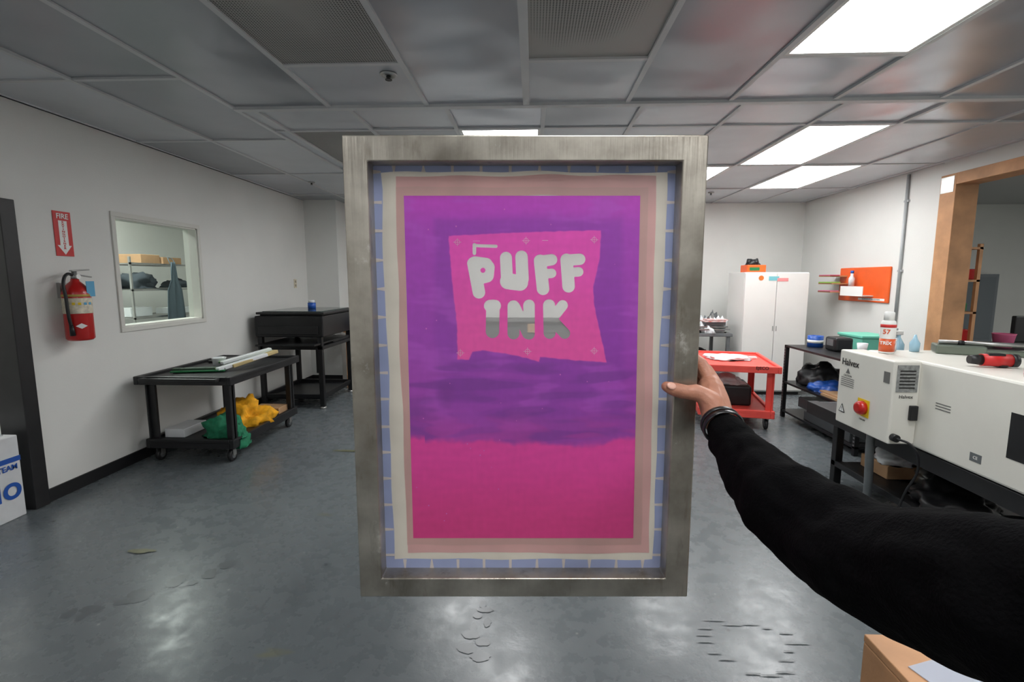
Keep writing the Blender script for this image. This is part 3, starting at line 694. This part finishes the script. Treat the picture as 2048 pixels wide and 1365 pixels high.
L.new(mx2.outputs['Color'],b.inputs['Base Color'])
mr=nt.nodes.new('ShaderNodeMapRange'); mr.inputs['To Min'].default_value=.92; mr.inputs['To Max'].default_value=.3; L.new(res.outputs['Color'],mr.inputs['Value']); L.new(mr.outputs['Result'],b.inputs['Metallic'])
mr=nt.nodes.new('ShaderNodeMapRange'); mr.inputs['To Min'].default_value=.2; mr.inputs['To Max'].default_value=.5; L.new(a1.outputs['Fac'],mr.inputs['Value']); L.new(mr.outputs['Result'],b.inputs['Roughness'])
bp=nt.nodes.new('ShaderNodeBump'); bp.inputs['Strength'].default_value=.3; bp.inputs['Distance'].default_value=.002; L.new(a4.outputs['Fac'],bp.inputs['Height']); L.new(bp.outputs['Normal'],b.inputs['Normal'])
OC=[(X0,Z1),(X1,Z1),(X1,Z0),(X0,Z0)]; IC=[(x0,z1),(x1,z1),(x1,z0),(x0,z0)]
V=[(p[0],.85,p[1]) for p in OC]+[(p[0],.85,p[1]) for p in IC]+[(p[0],.888,p[1]) for p in OC]+[(p[0],.888,p[1]) for p in IC]
F=[]
for k in range(4):
    n=(k+1)%4
    F+=[(k,4+k,4+n,n),(8+k,8+n,12+n,12+k),(k,n,8+n,8+k),(4+k,12+k,12+n,4+n)]
o=obj('welded_frame',pym('welded_frame',V,F),al,scr)
bm=bmesh.new(); bm.from_mesh(o.data); bmesh.ops.recalc_face_normals(bm,faces=bm.faces); bm.to_mesh(o.data); bm.free()
bv=o.modifiers.new('b','BEVEL'); bv.width=.0022; bv.segments=3; bv.limit_method='ANGLE'
mm=bpy.data.materials.new('mesh_fabric'); mm.use_nodes=True; nt=mm.node_tree; nt.nodes.clear()
o_=nt.nodes.new('ShaderNodeOutputMaterial'); mx=nt.nodes.new('ShaderNodeMixShader'); mx.inputs[0].default_value=.35
tr=nt.nodes.new('ShaderNodeBsdfTransparent'); df=nt.nodes.new('ShaderNodeBsdfDiffuse'); df.inputs[0].default_value=lin((225,222,220))
tl=nt.nodes.new('ShaderNodeBsdfTranslucent'); tl.inputs[0].default_value=lin((225,222,220)); m2=nt.nodes.new('ShaderNodeMixShader'); m2.inputs[0].default_value=.5
nt.links.new(df.outputs[0],m2.inputs[1]); nt.links.new(tl.outputs[0],m2.inputs[2]); nt.links.new(tr.outputs[0],mx.inputs[1]); nt.links.new(m2.outputs[0],mx.inputs[2]); nt.links.new(mx.outputs[0],o_.inputs[0])
obj('mesh_fabric',pym('mesh_fabric',[(x0-.005,.8862,z0-.005),(x1+.005,.8862,z0-.005),(x1+.005,.8862,z1+.005),(x0-.005,.8862,z1+.005)],[(0,1,2,3)]),mm,scr)
def trans_mat(name,col=None,tw=.4,attr=False,gloss=.06,rough=.35,alpha=1.0):
    m=bpy.data.materials.new(name); m.use_nodes=True; nt=m.node_tree; nt.nodes.clear(); L=nt.links
    o_=nt.nodes.new('ShaderNodeOutputMaterial')
    d=nt.nodes.new('ShaderNodeBsdfDiffuse'); t=nt.nodes.new('ShaderNodeBsdfTranslucent'); g_=nt.nodes.new('ShaderNodeBsdfGlossy'); g_.inputs['Roughness'].default_value=rough
    a=nt.nodes.new('ShaderNodeMixShader'); a.inputs[0].default_value=tw; b=nt.nodes.new('ShaderNodeMixShader'); b.inputs[0].default_value=gloss
    if attr:
        c=nt.nodes.new('ShaderNodeVertexColor'); c.layer_name='Col'; L.new(c.outputs['Color'],d.inputs[0]); L.new(c.outputs['Color'],t.inputs[0])
    else:
        tc=nt.nodes.new('ShaderNodeTexCoord'); n=nt.nodes.new('ShaderNodeTexNoise'); n.inputs['Scale'].default_value=14
        L.new(tc.outputs['Object'],n.inputs['Vector']); r=nt.nodes.new('ShaderNodeValToRGB')
        cc=lin(col); r.color_ramp.elements[0].color=tuple(x*.82 for x in cc[:3])+(1,); r.color_ramp.elements[1].color=tuple(min(1,x*1.12) for x in cc[:3])+(1,)
        L.new(n.outputs['Fac'],r.inputs['Fac']); L.new(r.outputs['Color'],d.inputs[0]); L.new(r.outputs['Color'],t.inputs[0])
    L.new(d.outputs[0],a.inputs[1]); L.new(t.outputs[0],a.inputs[2]); L.new(a.outputs[0],b.inputs[1]); L.new(g_.outputs[0],b.inputs[2])
    if alpha<1:
        tp=nt.nodes.new('ShaderNodeBsdfTransparent'); q=nt.nodes.new('ShaderNodeMixShader'); q.inputs[0].default_value=alpha
        L.new(tp.outputs[0],q.inputs[1]); L.new(b.outputs[0],q.inputs[2]); L.new(q.outputs[0],o_.inputs[0])
    else: L.new(b.outputs[0],o_.inputs[0])
    return m
def edgy(a,b,n,amp,seed):
    """points from a to b with a slightly torn edge"""
    out=[]
    for k in range(n):
        t=k/n; j=amp*noise.noise(Vector((t*6+seed,seed*1.3,0)))
        dx=b[0]-a[0];dz=b[1]-a[1];L_=math.hypot(dx,dz)
        out.append((a[0]+dx*t-dz/L_*j,a[1]+dz*t+dx/L_*j))
    return out
def ring(name,o4,i4,y,m,amp=.0):
    n=24; O=[];I=[]
    for k in range(4):
        O+=edgy(o4[k],o4[(k+1)%4],n,amp if name!='blue_tape' else 0,k+len(name)); I+=edgy(i4[k],i4[(k+1)%4],n,amp,k*2+3+len(name))
    N_=len(O)
    V=[(p[0],y,p[1]) for p in O]+[(p[0],y,p[1]) for p in I]
    return obj(name,pym(name,V,[(k,(k+1)%N_,N_+(k+1)%N_,N_+k) for k in range(N_)]),m,scr)
def quad(l,t,r,b,dl=0,dr=0):
    return [art(l,t),art(r,t),art(r+dr,b),art(l+dl,b)]
O4=[(x0,z1),(x1,z1),(x1,z0),(x0,z0)]
tapeI=quad(762,345,1334,1118,28,-30)
cream=quad(792,352,1312,1106,22,-14)
magq=quad(808,392,1280,1076,19,-14)
ring('mesh_margin',O4,magq,.8853,trans_mat('mesh_margin_cream',(218,211,198),.45))
ring('pink_stained_border',cream,magq,.8848,trans_mat('pink_stained_tape',(226,182,180),.45),.004)
ring('clear_tape_inner',quad(792,375,1296,1090,22,-14),magq,.8846,trans_mat('grey_stained_tape',(216,180,174),.45),.003)
ring('blue_tape',O4,tapeI,.8843,trans_mat('blue_masking_tape',(160,171,210),.35),.005)
gv=[];gf=[]
def strip(a,b,c,d):
    k=len(gv); gv.extend([(p[0],.8838,p[1]) for p in (a,b,c,d)]); gf.append((k,k+1,k+2,k+3))
W_=.005
J=lambda: rs.uniform(-.0018,.0018)
xs=[x0+.034+i*.0505 for i in range(11)]
for x in xs:
    if x<x1-.01:
        a_=J();b_=J()
        strip((x+a_,z1),(x+W_+b_,z1),(x+W_+a_,tapeI[0][1]),(x+b_,tapeI[0][1])); strip((x+b_,z0),(x+W_+a_,z0),(x+W_+b_,tapeI[2][1]),(x+a_,tapeI[2][1]))
zs=[z0+.025+i*.0505 for i in range(15)]
for z in zs:
    t_=(z-z0)/(z1-z0); xi=tapeI[3][0]+(tapeI[0][0]-tapeI[3][0])*t_; xj=tapeI[2][0]+(tapeI[1][0]-tapeI[2][0])*t_
    a_=J();b_=J()
    strip((x0,z+a_),(xi,z+b_),(xi,z+W_+a_),(x0,z+W_+b_)); strip((xj,z+b_),(x1,z+a_),(x1,z+W_+b_),(xj,z+W_+a_))
obj('tape_gaps',pym('tape_gaps',gv,gf),trans_mat('tape_gap_cream',(222,212,206),.4),scr)

# emulsion with open stencil letters
caps=[
 (947,527,958,585,12.5),(950,526,972,529,13),(976,535,974,552,13.5),(972,554,956,558,12),
 (1012,516,1014,560,12),(1016,563,1040,566,16),(1043,514,1045,558,12.5),
 (1080,522,1086,578,12.5),(1081,523,1103,520,11.5),(1084,549,1103,547,9.5),
 (1133,520,1137,573,12.5),(1134,521,1159,519,11.5),(1136,546,1157,544,9.5),
 (986,613,985,663,13.5),(990,612,980,612,12),
 (1027,613,1027,667,12),(1030,614,1055,668,10.5),(1058,611,1058,668,11.5),
 (1098,611,1099,666,12),(1101,642,1125,611,10.5),(1104,640,1129,667,11)]
holes_=[(966,541,5)]
def segd(px,py,ax,ay,bx,by):
    vx=bx-ax;vy=by-ay;wx=px-ax;wy=py-ay
    L2=vx*vx+vy*vy; t=max(0,min(1,(wx*vx+wy*vy)/L2)) if L2 else 0
    return math.hypot(wx-t*vx,wy-t*vy)
thin=[(949,490,949,507,3.6),(956,492,992,493,3.2),(949,490,956,492,2.6)]
regs=[(915,485),(1052,482),(1188,480),(921,706),(1055,703),(1188,702)]
def letters(u,v):
    if not(930<u<1185 and 475<v<700): return 50
    d=min(segd(u,v,*c[:4])-c[4] for c in caps)
    for hx,hy,hr in holes_: d=max(d,hr-math.hypot(u-hx,v-hy))
    return min(d,min(segd(u,v,*c[:4])-c[4] for c in thin))
def sm(a,b,x):
    t=max(0,min(1,(x-a)/(b-a))); return t*t*(3-2*t)
def mixc(a,b,t): return tuple(a[i]+(b[i]-a[i])*t for i in range(3))
PP=[(897,472),(1000,467),(1080,464),(1202,461),(1199,520),(1186,575),(1188,610),(1201,670),(1213,725),(1150,721),(1080,714),(1078,724),(1040,713),(1000,706),(965,701),(945,704),(938,720),(915,719),(914,650),(904,560)]
def patch(u,v):
    if not(885<u<1225 and 450<v<740): return -40
    d=1e9;ins=False;n=len(PP)
    for i in range(n):
        ax,ay=PP[i];bx,by=PP[(i+1)%n]
        d=min(d,segd(u,v,ax,ay,bx,by))
        if (ay>v)!=(by>v) and u<(bx-ax)*(v-ay)/(by-ay)+ax: ins=not ins
    return d if ins else -d
def ecol(u,v):
    n=noise.noise(Vector((u*.006,v*.03,1)));n2=noise.noise(Vector((u*.02,v*.09,4)));n3=noise.noise(Vector((u*.09,v*.09,7)))
    n4=noise.noise(Vector((u*.012,v*.012,9)));n5=noise.noise(Vector((u*.15,v*.02,3)));n6=noise.noise(Vector((u*.008,v*.05,13)))
    c=mixc((220,70,156),(206,64,130),sm(890,1075,v))
    edge=886+5*math.sin(u*.012)+7*noise.noise(Vector((u*.02,0,5)))-(8 if u<850 else 0)-(14*sm(1180,1260,u))
    top=mixc((190,72,192),(170,70,184),sm(400,470,v))
    bot=mixc((160,70,178),(154,68,164),sm(690,860,v))
    pur=mixc(top,bot,sm(460,700,v))
    inner=min(u-866-10*n4,1250-u+8*n4,v-432-8*n,840-v)
    pur=mixc(pur,(142,64,168),.55*sm(-5,14,inner))
    pur=mixc(pur,(180,88,196),.5*sm(.05,.4,n4+.4*n2))
    if v>712:
        pur=mixc(pur,(122,60,146),.6*sm(-.1,.3,n6+.3*n2)*sm(712,735,v))
        pur=mixc(pur,(166,74,178),.5*sm(.1,.4,-n6)*sm(712,735,v))
        pur=mixc(pur,(124,58,142),.6*sm(34,10,math.hypot((u-893)*1.3,v-790)))
    pur=mixc(pur,(176,66,156),.6*sm(800,880,v)*sm(-.25,.3,n2+n4))
    c=mixc(c,pur,sm(7,-7,v-edge+3*n3))
    c=mixc(c,(150,60,152),.5*sm(12,4,math.hypot((u-1137)*.5,(v-886)*1.8)))
    p=patch(u,v)
    c=mixc(c,mixc((228,82,182),(232,88,168),sm(470,720,v)),sm(-1.2,1.2,p+1.2*n3))
    k=1+.025*n2+.02*n3+.012*n5
    return tuple(min(255,x*k) for x in c)
NU,NV=400,560
vals=[];uvc=[]
for j in range(NV+1):
    tv=j/NV
    for i in range(NU+1):
        tu=i/NU
        v=392+tv*684
        ul=808+19*tv; ur=1280-14*tv
        u=ul+(ur-ul)*tu
        vals.append(letters(u,v)); uvc.append((u,v))
V=[];F=[];C=[];cache={}
def addv(key,u,v):
    if key in cache: return cache[key]
    x,z=art(u,v); V.append((x,.8842,z)); C.append(lin(ecol(u,v))); cache[key]=len(V)-1; return cache[key]
for j in range(NV):
    for i in range(NU):
        ids=[j*(NU+1)+i,j*(NU+1)+i+1,(j+1)*(NU+1)+i+1,(j+1)*(NU+1)+i]
        f=[vals[q] for q in ids]
        if max(f)<=0: continue
        poly=[]
        for k in range(4):
            a=ids[k];b=ids[(k+1)%4];fa=f[k];fb=f[(k+1)%4]
            if fa>0: poly.append(addv(a,*uvc[a]))
            if (fa>0)!=(fb>0):
                t=fa/(fa-fb); key=(min(a,b),max(a,b))
                poly.append(addv(key,uvc[a][0]+(uvc[b][0]-uvc[a][0])*t,uvc[a][1]+(uvc[b][1]-uvc[a][1])*t))
        if len(poly)>2: F.append(tuple(poly))
me=pym('emulsion',V,F)
ca=me.color_attributes.new('Col','FLOAT_COLOR','POINT')
ca.data.foreach_set('color',[x for c in C for x in c])
me.materials.append(trans_mat('photo_emulsion',attr=True,tw=.35,gloss=.05))
obj('emulsion',me,None,scr)
# registration marks
rv=[];rf=[]
def rq(pts,y):
    k=len(rv); rv.extend([(art(*p)[0],y,art(*p)[1]) for p in pts]); rf.append(tuple(range(k,k+len(pts))))
for cx,cy in regs:
    h=.5
    rq([(cx-8,cy-h),(cx+8,cy-h),(cx+8,cy+h),(cx-8,cy+h)],.8838); rq([(cx-h,cy-8),(cx+h,cy-8),(cx+h,cy+8),(cx-h,cy+8)],.8836)
    for i in range(16):
        a=i*math.pi/8;b=(i+1)*math.pi/8
        rq([(cx+4.2*math.cos(a),cy+4.2*math.sin(a)),(cx+5.2*math.cos(a),cy+5.2*math.sin(a)),(cx+5.2*math.cos(b),cy+5.2*math.sin(b)),(cx+4.2*math.cos(b),cy+4.2*math.sin(b))],.8834)
for k,(ux,vx_,wd) in enumerate([(946,482,14),(1084,481,12)]):
    rq([(ux,vx_),(ux+wd,vx_),(ux+wd,vx_+1.2),(ux,vx_+1.2)],.8838)
obj('registration_marks',pym('registration_marks',rv,rf),trans_mat('mark_open_mesh',(232,180,210),.4),scr)
# pinholes
pv=[];pf=[]
for i in range(40):
    u=random.uniform(825,1255);v=random.uniform(400,1060); 
    if patch(u,v)>-8: continue
    r_=random.uniform(.8,1.8); k=len(pv)
    for a in range(6): x,z=art(u+r_*math.cos(a*1.047),v+r_*math.sin(a*1.047)); pv.append((x,.8838,z))
    pf.append(tuple(range(k,k+6)))
obj('pinholes',pym('pinholes',pv,pf),trans_mat('pinhole',(206,110,190),.4),scr)

# ------------------------------------------------------------ person's arm (hand grips the right bar)
per=grp('person',(0,0,0),YAW)
skin=bpy.data.materials.new('skin'); skin.use_nodes=True
nt=skin.node_tree;b=nt.nodes['Principled BSDF']; b.inputs['Roughness'].default_value=.5
b.inputs['Subsurface Weight'].default_value=.1; b.inputs['Subsurface Radius'].default_value=(.01,.004,.002)
tc=nt.nodes.new('ShaderNodeTexCoord');n=nt.nodes.new('ShaderNodeTexNoise');n.inputs['Scale'].default_value=40;nt.links.new(tc.outputs['Object'],n.inputs['Vector'])
r=nt.nodes.new('ShaderNodeValToRGB'); r.color_ramp.elements[0].color=lin((150,98,76)); r.color_ramp.elements[1].color=lin((190,134,110)); nt.links.new(n.outputs['Fac'],r.inputs['Fac']); nt.links.new(r.outputs['Color'],b.inputs['Base Color'])
n2=nt.nodes.new('ShaderNodeTexNoise');n2.inputs['Scale'].default_value=260;n2.inputs['Detail'].default_value=4;nt.links.new(tc.outputs['Object'],n2.inputs['Vector']);bp=nt.nodes.new('ShaderNodeBump');bp.inputs['Strength'].default_value=.3;bp.inputs['Distance'].default_value=.002
nt.links.new(n2.outputs['Fac'],bp.inputs['Height']);nt.links.new(bp.outputs['Normal'],b.inputs['Normal'])
hand=[
 [(.351,.74,1.160,.027),(.349,.785,1.172,.0245),(.351,.815,1.186,.0265),(.355,.845,1.205,.0275),(.360,.875,1.226,.023)],
 [(.345,.815,1.192,.022),(.346,.835,1.208,.021)],
 [(.352,.82,1.182,.021),(.366,.86,1.195,.021),(.370,.895,1.208,.0155)],
 [(.358,.86,1.222,.021),(.364,.888,1.235,.0175),(.360,.90,1.252,.0135)],
 [(.346,.818,1.198,.0215),(.341,.823,1.212,.0190),(.329,.830,1.222,.0152),(.318,.833,1.2265,.0150),(.303,.8355,1.2265,.0127),(.292,.836,1.2285,.0132),(.279,.837,1.232,.0122),(.268,.8385,1.236,.0092)],
 [(.357,.885,1.245,.0125),(.353,.905,1.264,.0118),(.342,.911,1.274,.0102),(.325,.911,1.281,.0098),(.308,.906,1.284,.0086),(.294,.901,1.285,.0075)],
 [(.364,.89,1.232,.0125),(.362,.915,1.243,.0118),(.340,.926,1.252,.0100),(.318,.920,1.256,.0092),(.292,.902,1.258,.0078)],
 [(.368,.89,1.216,.012),(.368,.916,1.222,.0112),(.346,.928,1.228,.0096),(.322,.921,1.231,.0088),(.297,.902,1.233,.0075)],
 [(.370,.885,1.203,.011),(.371,.91,1.201,.0098),(.352,.920,1.202,.0084),(.330,.913,1.204,.0076),(.309,.901,1.206,.0068)],
]
blobmesh('hand',hand,skin,per,voxel=.0019,smooth=3)
bmn=bmesh.new(); bmesh.ops.create_uvsphere(bmn,u_segments=16,v_segments=10,radius=1)
for v_ in bmn.verts: v_.co=Vector((v_.co.x*.0085,v_.co.y*.002,v_.co.z*.0062))
men=bpy.data.meshes.new('thumbnail'); bmn.to_mesh(men); bmn.free()
for p in men.polygons: p.use_smooth=True
obj('thumbnail',men,mat('nail',(216,166,148),.3),per,loc=(.2735,.8275,1.2395),rot=(math.radians(-28),math.radians(14),0))
cloth=mat('black_fleece',(8,8,9),.95,var=.3,vscale=200,bump=.3,bscale=300,spec=.06)
slv=[[(.352,.765,1.168,.036),(.352,.72,1.155,.042),(.353,.64,1.137,.051),(.358,.55,1.127,.060),(.37,.43,1.145,.064),(.385,.30,1.195,.064),(.40,.12,1.26,.07),(.39,-.06,1.28,.085)]]
blobmesh('sleeve',slv,cloth,per,voxel=.005,smooth=4,disp=.028,dscale=.085)
blobmesh('cuff',[[(.3515,.782,1.173,.031),(.352,.755,1.165,.035)]],cloth,per,voxel=.003,smooth=3)
ax=Vector((.0,-.98,-.2)).normalized()
for i,(p,rr,th) in enumerate([((.3495,.802,1.181),.0315,.0045),((.350,.791,1.177),.0322,.005)]):
    Vv=[];Ff=[]
    N=40;Kk=10
    for a in range(N):
        A0=2*math.pi*a/N
        for k in range(Kk):
            B0=2*math.pi*k/Kk
            rad=rr+.0022*math.cos(B0); Vv.append((rad*math.cos(A0),rad*math.sin(A0)*.92,th*math.sin(B0)))
    for a in range(N):
        for k in range(Kk): Ff.append((a*Kk+k,((a+1)%N)*Kk+k,((a+1)%N)*Kk+(k+1)%Kk,a*Kk+(k+1)%Kk))
    me=pym('bracelet',Vv,Ff)
    for pp in me.polygons: pp.use_smooth=True
    o=obj('bracelet_band_%d'%i,me,mat('black_leather',(20,20,22),.3),per); o.location=p; o.rotation_mode='QUATERNION'; o.rotation_quaternion=ax.to_track_quat('Z','Y')

# ------------------------------------------------------------ world, camera
w=bpy.data.worlds.new('World'); SC.world=w; w.use_nodes=True
w.node_tree.nodes['Background'].inputs[0].default_value=(.5,.5,.5,1); w.node_tree.nodes['Background'].inputs[1].default_value=.3
cam=bpy.data.cameras.new('Camera'); co=bpy.data.objects.new('Camera',cam); COL.objects.link(co)
co.location=(0,0,1.42); co.rotation_euler=(math.radians(90-7.1),0,math.radians(2.4))
cam.sensor_width=36; cam.lens=985/2048*36; cam.clip_start=.02; cam.clip_end=100
SC.camera=co
